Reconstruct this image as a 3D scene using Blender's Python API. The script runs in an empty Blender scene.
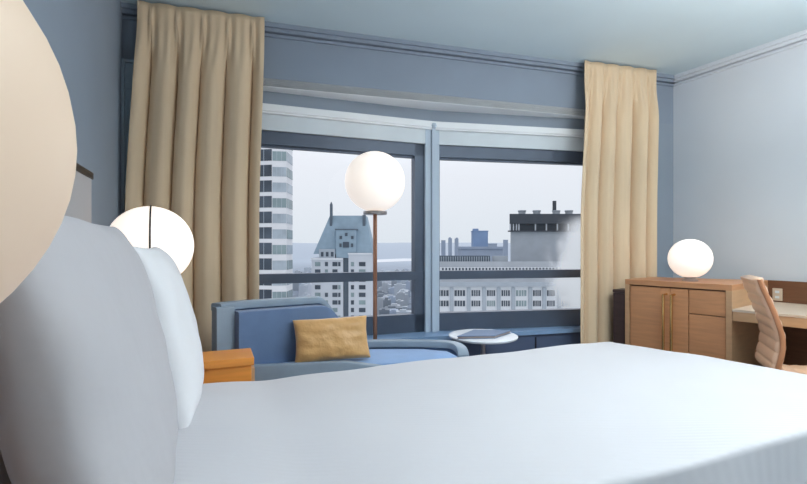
import bpy, bmesh, math, random
from mathutils import Vector, Matrix, noise
random.seed(7)
scn = bpy.context.scene
COL = scn.collection
F = 450.0; CX = 403.5; HY = 248.0; HC = 1.15      # focal length in pixels, horizon row, eye height

# ------------------------------------------------------------------ helpers
def lin(c):
    return tuple(((v/255)/12.92 if v/255 <= .04045 else ((v/255+.055)/1.055)**2.4) for v in c)
def at(px, Y, z=None, py=HY):
    x = (px-CX)/F*Y
    return Vector((x, Y, z if z is not None else HC+(HY-py)/F*Y))
ORG = {}
class MB:
    def __init__(s): s.bm = bmesh.new()
    def box(s, lo, hi, M=None, bev=0.0):
        r = bmesh.ops.create_cube(s.bm, size=1.0)['verts']
        lo = Vector(lo); hi = Vector(hi)
        for v in r:
            v.co = Vector((lo.x+(v.co.x+.5)*(hi.x-lo.x), lo.y+(v.co.y+.5)*(hi.y-lo.y), lo.z+(v.co.z+.5)*(hi.z-lo.z)))
        if bev > 0:
            es = set(e for v in r for e in v.link_edges)
            bmesh.ops.bevel(s.bm, geom=list(es), offset=bev, segments=3, affect='EDGES', profile=.6)
            r = None
            # beveled verts: take those within the box bounds flagged by island walk
        if M is not None:
            vs = r if r else s._last_island()
            for v in vs: v.co = M @ v.co
        return s
    def _last_island(s):
        s.bm.verts.ensure_lookup_table()
        seed = s.bm.verts[-1]; seen = {seed}; st = [seed]
        while st:
            v = st.pop()
            for e in v.link_edges:
                o = e.other_vert(v)
                if o not in seen: seen.add(o); st.append(o)
        return list(seen)
    def tube(s, pts, r, seg=12, cap=True):
        pts = [Vector(p) for p in pts]; rs = r if isinstance(r, (list, tuple)) else [r]*len(pts)
        rings = []; ref = None
        for i, p in enumerate(pts):
            d = (pts[min(i+1, len(pts)-1)]-pts[max(i-1, 0)]).normalized()
            if ref is None: ref = d.orthogonal().normalized()
            a = (ref - d*ref.dot(d)).normalized(); ref = a; b = d.cross(a)
            rings.append([s.bm.verts.new(p+(a*math.cos(k*2*math.pi/seg)+b*math.sin(k*2*math.pi/seg))*rs[i]) for k in range(seg)])
        for i in range(len(rings)-1):
            for k in range(seg):
                s.bm.faces.new((rings[i][k], rings[i][(k+1) % seg], rings[i+1][(k+1) % seg], rings[i+1][k]))
        if cap:
            s.bm.faces.new(rings[0][::-1]); s.bm.faces.new(rings[-1])
        return s
    def lathe(s, c, prof, seg=40):
        c = Vector(c); rings = []
        for r, z in prof:
            if r < 1e-5: rings.append([s.bm.verts.new(c+Vector((0, 0, z)))])
            else: rings.append([s.bm.verts.new(c+Vector((r*math.cos(k*2*math.pi/seg), r*math.sin(k*2*math.pi/seg), z))) for k in range(seg)])
        for A, B in zip(rings, rings[1:]):
            for k in range(seg):
                a0, a1 = A[k % len(A)], A[(k+1) % len(A)]; b0, b1 = B[k % len(B)], B[(k+1) % len(B)]
                vs = [a0] + ([a1] if a1 is not a0 else []) + ([b1] if b1 is not b0 else []) + [b0]
                if len(vs) > 2: s.bm.faces.new(vs)
        return s
    def prism(s, poly, z0, z1):
        lo = [s.bm.verts.new((p[0], p[1], z0)) for p in poly]; hi = [s.bm.verts.new((p[0], p[1], z1)) for p in poly]
        n = len(poly)
        for k in range(n): s.bm.faces.new((lo[k], lo[(k+1) % n], hi[(k+1) % n], hi[k]))
        s.bm.faces.new(lo[::-1]); s.bm.faces.new(hi)
        return s
    def grid(s, fn, nu, nv, close_u=False):
        V = [[s.bm.verts.new(fn(i/(nu if close_u else nu-1), j/(nv-1))) for j in range(nv)] for i in range(nu)]
        for i in range(nu if close_u else nu-1):
            for j in range(nv-1):
                s.bm.faces.new((V[i][j], V[(i+1) % nu][j], V[(i+1) % nu][j+1], V[i][j+1]))
        return s
    def quad(s, a, b, c, d):
        s.bm.faces.new([s.bm.verts.new(Vector(p)) for p in (a, b, c, d)]); return s
    def build(s, name, mat, parent=None, smooth=False, org=None, mods=None):
        bmesh.ops.remove_doubles(s.bm, verts=s.bm.verts, dist=1e-6)
        bmesh.ops.recalc_face_normals(s.bm, faces=s.bm.faces)
        me = bpy.data.meshes.new(name); 
        if parent is not None: o0 = ORG[parent.name]
        elif org is not None: o0 = Vector(org)
        else:
            xs = [v.co for v in s.bm.verts]
            o0 = Vector((sum(v.x for v in xs)/len(xs), sum(v.y for v in xs)/len(xs), min(v.z for v in xs)))
        for v in s.bm.verts: v.co -= o0
        for f in s.bm.faces: f.smooth = bool(smooth)
        s.bm.to_mesh(me); s.bm.free()
        if smooth and smooth != 'all':
            me.set_sharp_from_angle(angle=math.radians(38))
        me.materials.append(mat)
        ob = bpy.data.objects.new(name, me); COL.objects.link(ob)
        if parent is not None: ob.parent = parent
        else: ob.location = o0
        ORG[ob.name] = o0
        for m in (mods or []):
            md = ob.modifiers.new(m[0], m[1])
            for k, v in m[2].items(): setattr(md, k, v)
        return ob
def thing(name, loc, label, cat, group=None):
    o = bpy.data.objects.new(name, None); COL.objects.link(o); o.location = loc; o.empty_display_size = .1
    ORG[o.name] = Vector(loc); return tag(o, label, cat, group)
def tag(o, label=None, cat=None, group=None, kind=None):
    if label: o['label'] = label
    if cat: o['category'] = cat
    if group: o['group'] = group
    if kind: o['kind'] = kind
    return o
def struct(o): o['kind'] = 'structure'; return o
def frame(o, d, n):
    """matrix with x along d, y along n, z up"""
    d = Vector((d[0], d[1], 0)).normalized(); n = Vector((n[0], n[1], 0)).normalized()
    return Matrix(((d.x, n.x, 0, o[0]), (d.y, n.y, 0, o[1]), (0, 0, 1, o[2] if len(o) > 2 else 0), (0, 0, 0, 1)))

# ------------------------------------------------------------------ materials
def mat(name, c, rough=.5, metal=0, bump=None, var=None, emit=None, emis_col=None, sheen=0, spec=.5, coat=0):
    m = bpy.data.materials.new(name); m.use_nodes = True; nt = m.node_tree; N = nt.nodes; L = nt.links
    p = N['Principled BSDF']; c = lin(c)
    p.inputs['Base Color'].default_value = (*c, 1); p.inputs['Roughness'].default_value = rough; p.inputs['Metallic'].default_value = metal
    p.inputs['Specular IOR Level'].default_value = spec
    if sheen: p.inputs['Sheen Weight'].default_value = sheen
    if coat: p.inputs['Coat Weight'].default_value = coat
    tc = N.new('ShaderNodeTexCoord')
    if var:      # (scale xyz, amount, detail)
        mp = N.new('ShaderNodeMapping'); mp.inputs['Scale'].default_value = var[0]; L.new(tc.outputs['Object'], mp.inputs[0])
        if len(var) > 3: mp.inputs['Rotation'].default_value = (0, 0, var[3])
        nz = N.new('ShaderNodeTexNoise'); nz.inputs['Detail'].default_value = var[2]; nz.inputs['Scale'].default_value = 1; L.new(mp.outputs[0], nz.inputs['Vector'])
        rp = N.new('ShaderNodeMapRange'); rp.inputs[1].default_value = .25; rp.inputs[2].default_value = .75; rp.inputs[3].default_value = 1-var[1]; rp.inputs[4].default_value = 1+var[1]
        L.new(nz.outputs[0], rp.inputs[0])
        mx = N.new('ShaderNodeVectorMath'); mx.operation = 'SCALE'; mx.inputs[0].default_value = c; L.new(rp.outputs[0], mx.inputs['Scale']); L.new(mx.outputs[0], p.inputs['Base Color'])
    if bump:     # (kind, scale xyz, strength, distance, rotz)
        mp2 = N.new('ShaderNodeMapping'); mp2.inputs['Scale'].default_value = bump[1]; L.new(tc.outputs['Object'], mp2.inputs[0])
        if len(bump) > 4: mp2.inputs['Rotation'].default_value = (0, 0, bump[4])
        if bump[0] == 'wave':
            t = N.new('ShaderNodeTexWave'); t.inputs['Scale'].default_value = 1
        else:
            t = N.new('ShaderNodeTexNoise'); t.inputs['Scale'].default_value = 1; t.inputs['Detail'].default_value = 3
        L.new(mp2.outputs[0], t.inputs['Vector'])
        b = N.new('ShaderNodeBump'); b.inputs['Strength'].default_value = bump[2]; b.inputs['Distance'].default_value = bump[3]
        L.new(t.outputs['Fac'] if bump[0] != 'wave' else t.outputs['Fac'], b.inputs['Height']); L.new(b.outputs[0], p.inputs['Normal'])
    if emit:
        p.inputs['Emission Color'].default_value = (*lin(emis_col or (255, 240, 225)), 1); p.inputs['Emission Strength'].default_value = emit
    return m
M = {}
M['wall'] = mat('blue_wall_paint', (146, 157, 170), .75, var=((3, 3, 3), .03, 2), bump=('noise', (160, 160, 160), .05, .002))
M['wall_dark'] = mat('slate_blue_wall_paint', (140, 152, 167), .75, var=((3, 3, 3), .03, 2), bump=('noise', (160, 160, 160), .05, .002))
M['wall_warm'] = mat('warm_grey_wall_paint', (140, 132, 124), .75, var=((3, 3, 3), .03, 2))
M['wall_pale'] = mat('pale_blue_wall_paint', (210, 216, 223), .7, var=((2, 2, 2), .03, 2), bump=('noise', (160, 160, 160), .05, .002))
M['ceil'] = mat('pale_blue_ceiling_paint', (200, 217, 224), .8, var=((2, 2, 2), .03, 2))
M['carpet'] = mat('grey_carpet', (160, 166, 174), .95, bump=('noise', (220, 220, 220), .5, .01), var=((40, 40, 40), .15, 3))
M['trim'] = mat('blue_grey_trim_paint', (165, 185, 200), .5, var=((4, 4, 4), .02, 2))
M['white_trim'] = mat('white_trim_paint', (240, 243, 245), .45, var=((4, 4, 4), .02, 2))
M['alu'] = mat('pale_grey_blind_case', (214, 222, 227), .5, var=((5, 5, 5), .03, 2))
M['frame'] = mat('dark_bronze_window_frame', (84, 95, 112), .4, .2, var=((5, 5, 5), .08, 2))
M['mullion'] = mat('pale_blue_mullion_paint', (188, 203, 217), .45, var=((9, 9, 1), .05, 2))
M['sill'] = mat('blue_grey_sill_laminate', (130, 160, 195), .3, var=((6, 6, 6), .05, 2))
M['apron'] = mat('dark_slate_apron_paint', (78, 92, 120), .5, var=((5, 5, 5), .05, 2))
M['curtain'] = mat('tan_curtain_cloth', (222, 197, 164), .85, bump=('noise', (400, 400, 60), .25, .002), var=((30, 30, 2), .05, 3), sheen=.15)
M['linen'] = mat('white_cotton_linen', (184, 181, 184), .8, bump=('noise', (9, 9, 9), .25, .02), var=((3, 3, 3), .02, 2), sheen=.1)  # white pillow cotton greyed: the shade on it is put into the colour
M['linen_bright'] = mat('bright_white_linen', (232, 231, 233), .8, bump=('noise', (9, 9, 9), .25, .02), var=((3, 3, 3), .02, 2), sheen=.1)  # lighter copy of the pillow cotton, brightness of its lit side in the colour
M['duvet'] = mat('white_ribbed_duvet_cloth', (207, 206, 210), .8, bump=('wave', (0, 46, 0), .16, .0022, -.397), sheen=.1)
M['mattress'] = mat('pale_grey_mattress_ticking', (190, 190, 196), .9, bump=('noise', (90, 90, 90), .2, .004))
M['headboard'] = mat('taupe_headboard_upholstery', (176, 172, 172), .8, bump=('noise', (250, 250, 250), .25, .003))
M['dark'] = mat('dark_metal', (48, 48, 54), .35, .8, var=((20, 20, 20), .1, 2))
M['brass'] = mat('polished_brass', (226, 186, 122), .18, 1, var=((30, 30, 3), .05, 2))
M['copper'] = mat('brushed_copper', (188, 140, 116), .3, .9, var=((60, 60, 4), .1, 2))
M['chrome'] = mat('brushed_nickel', (186, 180, 178), .28, .9, var=((60, 60, 4), .08, 2))
M['wood'] = mat('warm_walnut_veneer', (196, 140, 98), .42, var=((6, 6, 60), .12, 5), bump=('noise', (8, 8, 90), .1, .002))
M['wood_dark'] = mat('deep_walnut_veneer', (112, 74, 52), .45, var=((6, 6, 60), .15, 5))
M['wood_edge'] = mat('light_walnut_edge', (196, 156, 118), .4, var=((6, 6, 40), .1, 5))
M['orange_wood'] = mat('amber_stained_wood', (226, 146, 62), .4, var=((4, 4, 50), .1, 5))
M['desk_top'] = mat('cream_desk_laminate', (208, 190, 170), .3, var=((8, 8, 8), .04, 3))
M['blue'] = mat('slate_blue_upholstery', (98, 122, 158), .75, bump=('noise', (260, 260, 260), .25, .003), var=((14, 14, 14), .06, 3), sheen=.3)
M['blue_light'] = mat('bright_blue_upholstery', (126, 162, 208), .7, bump=('noise', (260, 260, 260), .25, .003), var=((14, 14, 14), .06, 3), sheen=.3)  # chaise blue made lighter for the seat, light on it painted in
M['blue_frame'] = mat('grey_blue_piped_leather', (140, 156, 172), .45, bump=('noise', (120, 120, 120), .15, .003), var=((9, 9, 9), .06, 3))
M['gold'] = mat('gold_satin', (214, 166, 106), .42, bump=('noise', (14, 14, 14), .5, .02), var=((10, 10, 10), .08, 3), sheen=.3)
M['white'] = mat('white_lacquer', (236, 240, 246), .25, var=((8, 8, 8), .02, 2))
M['navy'] = mat('navy_folder_cloth', (92, 116, 150), .5, bump=('noise', (300, 300, 300), .2, .002))
M['page'] = mat('paper_pages', (150, 140, 138), .8, var=((2, 2, 400), .15, 2))
M['leather'] = mat('tan_leather', (240, 198, 166), .3, bump=('noise', (140, 140, 140), .15, .002), var=((12, 12, 12), .06, 3), coat=.3)
M['leather_edge'] = mat('brown_leather_edge', (188, 128, 90), .4, bump=('noise', (140, 140, 140), .15, .002))
M['box'] = mat('dark_brown_veneer', (66, 50, 50), .5, var=((6, 6, 50), .15, 4))
M['globe'] = mat('opal_glass_lit', (252, 246, 240), .3, emit=.62, emis_col=(255, 240, 226), var=((2, 2, 2), .01, 1))
M['globe_far'] = mat('opal_glass_bright', (252, 246, 240), .3, emit=.85, emis_col=(255, 238, 222), var=((2, 2, 2), .01, 1))
M['globe_dim'] = mat('opal_glass_dim', (206, 188, 170), .45, emit=.20, emis_col=(255, 214, 172), var=((2, 2, 2), .01, 1))
def glass_mat():
    m = bpy.data.materials.new('window_glass'); m.use_nodes = True; nt = m.node_tree; nt.nodes.clear()
    o = nt.nodes.new('ShaderNodeOutputMaterial'); t = nt.nodes.new('ShaderNodeBsdfTransparent'); g = nt.nodes.new('ShaderNodeBsdfGlossy')
    g.inputs['Roughness'].default_value = .02; t.inputs[0].default_value = (.96, .98, 1, 1)
    x = nt.nodes.new('ShaderNodeMixShader'); x.inputs[0].default_value = .02
    nt.links.new(t.outputs[0], x.inputs[1]); nt.links.new(g.outputs[0], x.inputs[2]); nt.links.new(x.outputs[0], o.inputs[0]); return m
M['glass'] = glass_mat()

# ------------------------------------------------------------------ room plan
CZ = 2.567
wd = Vector((.962, .274)).normalized(); wn = Vector((wd.y, -wd.x))           # window wall direction, normal into the room
W0 = Vector((-.88, 2.859))
def W(t, off=0): return W0 + wd*t + wn*off
ld = Vector((.387, -.922)).normalized()                                       # left wall, toward the camera
rd = Vector((.447, -.894)).normalized()                                       # right wall, toward the camera
A = Vector((-1.649, 2.640)); C = Vector((2.247, 3.75))
W0 = A + wd*((W0-A).dot(wd)); tA = (A-W0).dot(wd); tC = (C-W0).dot(wd)
L2 = A + ld*3.95; R2 = C + rd*5.6
def wall(name, a, b, m, z0=0, z1=CZ, th=.12, inner=None):
    d = (b-a); n = Vector((-d.y, d.x)).normalized()
    if inner is not None and (inner-a).dot(n) > 0: n = -n
    return struct(MB().prism([a, b, b+n*th, a+n*th], z0, z1).build(name, m))
inside = Vector((1, 1.2))
struct(MB().prism([A+wd*-.1, C+wd*.1, R2, L2], -.08, 0).build('floor', M['carpet']))
struct(MB().prism([A+Vector((-.2, .1)), C+Vector((.1, .2)), R2+Vector((.2, -.1)), L2+Vector((-.1, -.2))], CZ, CZ+.1).build('ceiling', M['ceil']))
wall('wall_left', A, L2, M['wall'], inner=inside)
wall('wall_right', C, R2, M['wall_pale'], inner=inside)
wall('wall_back', R2, L2, M['wall_warm'], inner=inside)
# window bay: two facets meeting at the mullion
AP = Vector((.21, 3.36)); fd1 = Vector((.938, .346)).normalized(); fd2 = Vector((.982, .188)).normalized()
def isect(p, d, q, e):
    det = d.x*(-e.y)+e.x*d.y; r = q-p
    return (r.x*(-e.y)+e.x*r.y)/det
s1 = isect(AP, fd1, W0, wd); s2 = isect(AP, fd2, W0, wd)
P1 = AP+fd1*s1; P2 = AP+fd2*s2
t1 = (P1-W0).dot(wd); t2 = (P2-W0).dot(wd)
t1c = -.52; t2c = 2.80
ZS, ZH = .53, 2.18
m = MB()
out = -wn*.12
def wseg(m, ta, tb, z0, z1): m.prism([W(ta), W(tb), W(tb)+out, W(ta)+out], z0, z1)
m = MB(); wseg(m, tA-.1, tC+.1, ZH, CZ)
struct(m.build('wall_window_header', M['wall_dark']))
if t1c > tA+.02:
    m = MB(); wseg(m, tA-.1, t1c, 0, ZH); struct(m.build('wall_window_pier', M['wall']))
if t2c < tC-.02:
    m = MB(); wseg(m, t2c, tC+.1, 0, ZH); struct(m.build('wall_window_pier', M['wall']))
m = MB(); wseg(m, t1c, t2c, 0, ZS-.03); struct(m.build('wall_window_apron', M['apron']))
m = MB()
for t in (1.05, 1.95, 2.55):
    a = W(t); m.box((-.006, -.006, .05), (.006, .004, ZS-.05), frame((a.x, a.y, 0), wd, wn))
struct(m.build('trim_8', M['dark']))
# sill and soffit
Q1, Q2 = W(t1c), W(t2c)
s1 = isect(AP, fd1, W(t1c), wn); s2 = isect(AP, fd2, W(t2c), wn); P1 = AP+fd1*s1; P2 = AP+fd2*s2
struct(MB().prism([W(t1c, .02), W(t2c, .02), P2-wn*.12, AP-wn*.10, P1-wn*.12], ZS-.03, ZS).build('window_sill', M['sill']))
struct(MB().prism([W(t1c, .0), W(t2c, .0), P2-wn*.14, AP-wn*.12, P1-wn*.14], ZH-.002, ZH+.05).build('ceiling_bay_soffit', M['white_trim']))
def fac(s, nrm, side):
    d = fd1 if side == 1 else fd2
    n = Vector((d.y, -d.x))
    p = AP+d*s+n*nrm
    return p
def fbox(m, side, sa, sb, z0, z1, n0, n1):
    d = fd1 if side == 1 else fd2; n = Vector((d.y, -d.x))
    m.box((sa, n0, z0), (sb, n1, z1), frame((AP.x, AP.y, 0), d, n))
e1s, e2s = s1, s2
# upper band, white trim, blind case (structure)
m = MB(); fbox(m, 1, e1s, 0, 2.05, ZH+.02, -.1, 0); fbox(m, 2, 0, e2s, 2.05, ZH+.02, -.1, 0); struct(m.build('wall_bay_band', M['wall']))
m = MB()
for sd, a, b in ((1, e1s, .0), (2, .0, e2s)):
    fbox(m, sd, a, b, 2.024, 2.084, -.1, .045); fbox(m, sd, a, b, 2.036, 2.07, -.1, .055)
struct(m.build('trim_1', M['white_trim']))
m = MB(); fbox(m, 1, e1s, -.055, 1.92, 2.024, -.1, .022); fbox(m, 2, .045, e2s, 1.92, 2.024, -.1, .022); struct(m.build('trim_2', M['alu']))
# mullion column
mm = bisn = Vector((fd1.y+fd2.y, -fd1.x-fd2.x)).normalized(); mdir = Vector((-mm.y, mm.x))
FM = frame((AP.x, AP.y, 0), mdir, mm)
m = MB(); m.box((-.058, -.1, ZS), (-.014, .03, 2.03), FM); m.box((-.012, -.1, ZS), (.012, .05, 2.06), FM); m.box((.014, -.1, ZS), (.05, .03, 2.03), FM)
m.box((-.06, -.1, ZS), (.052, .018, 2.03), FM)
pp = FM @ Vector((0, .05, 2.05)); m.lathe(pp, [(0, -.022), (.016, -.016), (.022, 0), (.016, .016), (0, .022)], 14)
struct(m.build('trim_3', M['mullion'], smooth=True))
# windows
def window(name, side, g0, g1, fr0, fr1):
    w = MB(); 
    fbox(w, side, fr0, fr1, 1.832, 1.925, -.07, .0)            # head
    fbox(w, side, fr0, fr1, .915, .978, -.07, .005)             # transom
    fbox(w, side, fr0, fr1, ZS-.02, .662, -.07, .0)             # bottom
    fbox(w, side, fr0, g0, ZS-.02, 1.92, -.07, .0); fbox(w, side, g1, fr1, ZS-.02, 1.92, -.07, .0)
    fbox(w, side, fr0, fr1, 1.818, 1.834, -.06, -.02)
    o = struct(w.build(name, M['frame']))
    for z0, z1, nm in ((.975, 1.836, 0), (.655, .92, 1)):
        g = MB(); d = fd1 if side == 1 else fd2; n = Vector((d.y, -d.x)); a = AP+d*g0-n*.045; b = AP+d*g1-n*.045
        g.quad((a.x, a.y, z0), (b.x, b.y, z0), (b.x, b.y, z1), (a.x, a.y, z1)); g.build('pane', M['glass'], o)
    return o
window('window_1', 1, e1s+.1, -.135, e1s, -.05)
window('window_2', 2, .062, e2s-.1, .04, e2s)
# crown mouldings
def crown(name, a, b, n, m_):
    m = MB(); d = (b-a).normalized(); Lg = (b-a).length; Fm = frame((a.x, a.y, 0), d, n)
    for z0, z1, p in ((CZ-.028, CZ+.001, .05), (CZ-.05, CZ-.028, .032), (CZ-.075, CZ-.06, .016)):
        m.box((0, -.01, z0), (Lg, p, z1), Fm)
    struct(m.build(name, m_))
crown('trim_4', A, C, wn, M['wall_dark'])
rn = Vector((rd.y, -rd.x)); rn = rn if (inside-C).dot(rn) > 0 else -rn
crown('trim_5', C, R2, rn, M['wall_pale'])
ln = Vector((ld.y, -ld.x)); ln = ln if (inside-A).dot(ln) > 0 else -ln
# casing in the left corner
m = MB(); Fw = frame((A.x, A.y, 0), wd, wn)
m.box((.0, -.01, 0), (.018, .035, 2.25), Fm if False else Fw); m.box((.018, -.01, 0), (.2, .014, 2.25), Fw)
m.box((0, -.01, 2.235), (.2, .03, 2.25), Fw); m.box((0, -.01, 2.09), (.2, .022, 2.10), Fw)
struct(m.build('trim_6', M['trim']))
m = MB(); Fr = frame((C.x, C.y, 0), rd, rn); m.box((0, -.01, 0), (5.5, .015, .1), Fr)
struct(m.build('baseboard_right', M['white_trim']))

# ------------------------------------------------------------------ curtains
def curtain(name, ta, tb, ta2, tb2, n, seed, label):
    """cloth hung from the ceiling: pinch pleats on top, deep folds below"""
    rnd = random.Random(seed); ph = [rnd.uniform(-.25, .25) for _ in range(40)]; am = [rnd.uniform(.8, 1.15) for _ in range(40)]
    ztop = CZ-.012
    def fn(u, v):
        z = ztop*(1-v)+.02*v
        h = ztop-z                                     # distance below the heading
        k = min(1, max(0, (h-.10)/.30)); k = k*k*(3-2*k)
        kt = min(1, h/1.3); kt = kt*kt*(3-2*kt); t = (ta+(tb-ta)*u)*(1-kt)+(ta2+(tb2-ta2)*u)*kt
        w = u*n + .5 + k*.12*math.sin(math.pi*u)*math.sin(2*math.pi*u*1.3+seed+v*.6)
        c = abs(math.sin(math.pi*w)); i = int(w) % 40
        fold = (c**.30)*(am[i] if .12 < u < .88 else 1)
        rip = .35*math.sin(2*math.pi*w*2+ph[i]*9+v*.8)
        pin = math.exp(-((w % 1-.0)/.06)**2)+math.exp(-((w % 1-1)/.06)**2)     # pinch at the valleys
        ph_ = math.exp(-((h-.10)/.035)**2)
        dep = .0 + k*(.125*fold+.006*rip*c) + (1-k)*(.075+.022*c**.6)
        dep += .02*math.exp(-(((w+.5) % 1-.5)/.07)**2)*math.exp(-((h-.09)/.05)**2)
        # small pleat gathers under the heading
        g = max(0, 1-abs(h-.2)/.22)
        dep += .012*g*math.cos(2*math.pi*w*3)*(.3+.7*(1-c))
        p = W(t, dep+.025)
        return Vector((p.x, p.y, z))
    o = MB().grid(fn, 240, 70).build(name, M['curtain'], smooth='all', mods=[('th', 'SOLIDIFY', {'thickness': .003})])
    return tag(o, label, 'curtain', 'pinch pleated tan curtains')
curtain('curtain', -.69, .0, -.745, -.03, 5, 3, 'tan pinch pleated curtain in the left corner, behind the bedside globe lamp')
curtain('curtain', 2.29, 2.955, 2.232, 2.93, 5, 11, 'tan pinch pleated curtain beside the wooden cabinet, right of the window')

# ------------------------------------------------------------------ bed frame coordinates
H0 = Vector((-1.15, 1.658)); be1 = Vector((.922, .387)).normalized(); be2 = Vector((.387, -.922)).normalized()
BZ = .62; BW = 1.224; BL = 2.52
def B(a, b, z): p = H0+be1*a+be2*b; return Vector((p.x, p.y, z))
BM = frame((H0.x, H0.y, 0), be1, be2)
bed = thing('bed', B(1.2, .6, 0), 'wide white-made bed with tall taupe upholstered headboard against the wall', 'bed')
m = MB(); m.box((0.02, .03, .12), (BL-.03, BW-.03, .34), BM, .02); m.build('bed_base', M['headboard'], bed, True)
m = MB(); m.box((0.02, .02, .34), (BL-.02, BW-.02, BZ-.035), BM, .05); m.build('mattress', M['mattress'], bed, True)
for a, b in ((.15, .12), (.15, BW-.12), (BL-.2, .12), (BL-.2, BW-.12)):
    m = MB(); p = B(a, b, 0); m.lathe(p, [(0, 0), (.025, 0), (.032, .125), (0, .125)], 16); m.build('leg', M['dark'], bed, True)
m = MB(); m.box((-.075, -.02, .1), (-.002, BW+.04, 1.425), BM, .012); hb = m.build('headboard', M['headboard'], bed, True)
m = MB(); m.box((-.079, -.024, 1.405), (.003, BW+.044, 1.43), BM, .004); m.build('top_rail', M['dark'], hb, True)

# duvet: cloth laid over the mattress, falling over three sides
def duvet():
    RN = .014; drop = .40
    na, nb = 170, 190
    def fn(u, v):
        b = -drop-.0 + (BW+2*drop)*v
        bf = min(1, max(0, b/BW))
        foot = BL+.02+.27*bf
        a = .05 + (foot+drop-.05)*u
        Ra = .075; Rb = RN if b > BW/2 else .075
        oa = max(0, a-foot+Ra); ob = max(0, Rb-b, b-BW+Rb); sb = -1 if b < BW/2 else 1
        d = math.hypot(oa, ob)
        da, db = (oa/d, sb*ob/d) if d > 1e-6 else (0, 0)
        R = Ra*da*da+Rb*db*db if d > 1e-6 else .075
        arc = R*math.pi/2
        if d < arc:
            h = R*math.sin(d/R); dz = R*(1-math.cos(d/R))
        else:
            h = R+ (d-arc)*.06; dz = R+(d-arc)
        ca = min(a, foot-Ra); cb = min(max(b, Rb), BW-Rb)
        x = ca+da*h; y = cb+db*h; z = BZ-dz
        if d <= 1e-6 or d < arc:
            q = Vector((x*1.6, y*1.8, 0))
            w = max(0, 1-d/arc)
            z += w*(.010*noise.noise(q)+.006*noise.noise(q*2.7+Vector((3, 1, 0)))+.012*math.sin(min(1, max(0, y/BW))*math.pi))
            # dent by the pillows and a soft crease
            z -= w*.012*math.exp(-((x-.62)/.1)**2)
        else:
            f = min(1, (d-arc)/.25); ang = x*9 if abs(db) > abs(da) else y*9
            x += da*f*.015*math.sin(ang); y += db*f*.012*math.sin(ang)
        z = max(z, .05)
        return B(x, y, z)
    o = MB().grid(fn, na, nb).build('duvet', M['duvet'], smooth='all', mods=[('th', 'SOLIDIFY', {'thickness': .02, 'offset': -1})])
    return tag(o, 'white finely ribbed duvet spread over the whole bed', 'duvet')
duvet()

# pillows
def pillow(a, b, zc, w, h, t, lean, yaw, label, seed=0, m_=None, name='pillow', group=None, corner=.055, Fm=None, cat='pillow', seam=True, wr=.012, roll=0):
    """w along e2, h up, t along e1; lean tips the top towards the headboard"""
    R = Matrix.Rotation(yaw, 4, 'Z') @ Matrix.Rotation(-lean, 4, 'Y') @ Matrix.Rotation(roll, 4, 'X')
    base = (Fm or BM) @ Matrix.Translation((a, b, zc)) @ R
    def shape(x, y, s):
        ax, ay = abs(x), abs(y)
        e = max(0, (1-ax**2.6))*max(0, (1-ay**2.6))
        th = s*t*.5*(e**.36)
        # pulled-in sides with pointed corners
        px = x*(w/2)*(1-.09*(1-ay**2)*0-.06*(1-ay*ay)*ax**4)
        py = y*(h/2)*(1-.045*(1-ax*ax)*ay**4)
        q = Vector((x*1.9+seed*3.1, y*1.9, s*2.0))
        edge = (max(ax, ay))**3
        wri = wr*noise.noise(q*1.6)*e**.3 + .5*wr*edge*math.sin(9*(x if ay > ax else y)+seed)*e**.25*1.2
        return Vector((th+wri, px, py))
    mb = MB(); n = 44
    for s in (1, -1):
        V = [[mb.bm.verts.new(base @ shape(math.sin((i/n*2-1)*math.pi/2), math.sin((j/n*2-1)*math.pi/2), s)) for j in range(n+1)] for i in range(n+1)]
        for i in range(n):
            for j in range(n): mb.bm.faces.new((V[i][j], V[i+1][j], V[i+1][j+1], V[i][j+1]))
    bmesh.ops.remove_doubles(mb.bm, verts=mb.bm.verts, dist=.0008)
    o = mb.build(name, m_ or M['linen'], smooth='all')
    return tag(o, label, cat, group)
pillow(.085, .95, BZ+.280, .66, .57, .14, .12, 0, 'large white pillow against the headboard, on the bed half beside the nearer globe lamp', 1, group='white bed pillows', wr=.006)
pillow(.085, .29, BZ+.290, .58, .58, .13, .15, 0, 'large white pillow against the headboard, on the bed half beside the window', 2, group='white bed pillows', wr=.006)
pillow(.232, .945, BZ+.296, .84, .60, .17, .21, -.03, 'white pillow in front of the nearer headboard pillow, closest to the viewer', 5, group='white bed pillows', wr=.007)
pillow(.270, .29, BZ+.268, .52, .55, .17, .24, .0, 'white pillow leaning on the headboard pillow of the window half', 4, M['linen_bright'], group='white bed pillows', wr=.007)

# ------------------------------------------------------------------ bedside tables and globe lamps
def nightstand(Mx, a0, a1, b0, b1, ztop, org, label):
    t = thing('nightstand', org, label, 'nightstand', 'bedside tables')
    m = MB(); m.box((a0, b0, ztop-.034), (a1, b1, ztop), Mx, .004); m.build('table_top', M['orange_wood'], t, True)
    m = MB(); m.box((a0+.01, b0+.01, .16), (a1-.01, b1-.01, ztop-.034), Mx, .004); m.build('cabinet_body', M['orange_wood'], t, True)
    m = MB(); m.box((a1-.012, b0+.02, ztop-.26), (a1+.004, b1-.02, ztop-.05), Mx, .003); d = m.build('drawer', M['wood_edge'], t, True)
    m = MB(); c = (b0+b1)/2; m.box((a1+.004, c-.05, ztop-.16), (a1+.018, c+.05, ztop-.148), Mx, .003); m.build('handle', M['brass'], d, True)
    for x in (a0+.04, a1-.04):
        for y in (b0+.03, b1-.03):
            m = MB(); p = Mx @ Vector((x, y, 0)); m.lathe(p, [(0, 0), (.012, 0), (.018, .165), (0, .165)], 12); m.build('leg', M['dark'], t, True)
    return t
nightstand(BM, -.07, .575, -.25, -.05, .682, B(.25, -.17, 0), 'amber wood bedside table between the bed and the blue chaise')
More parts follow.
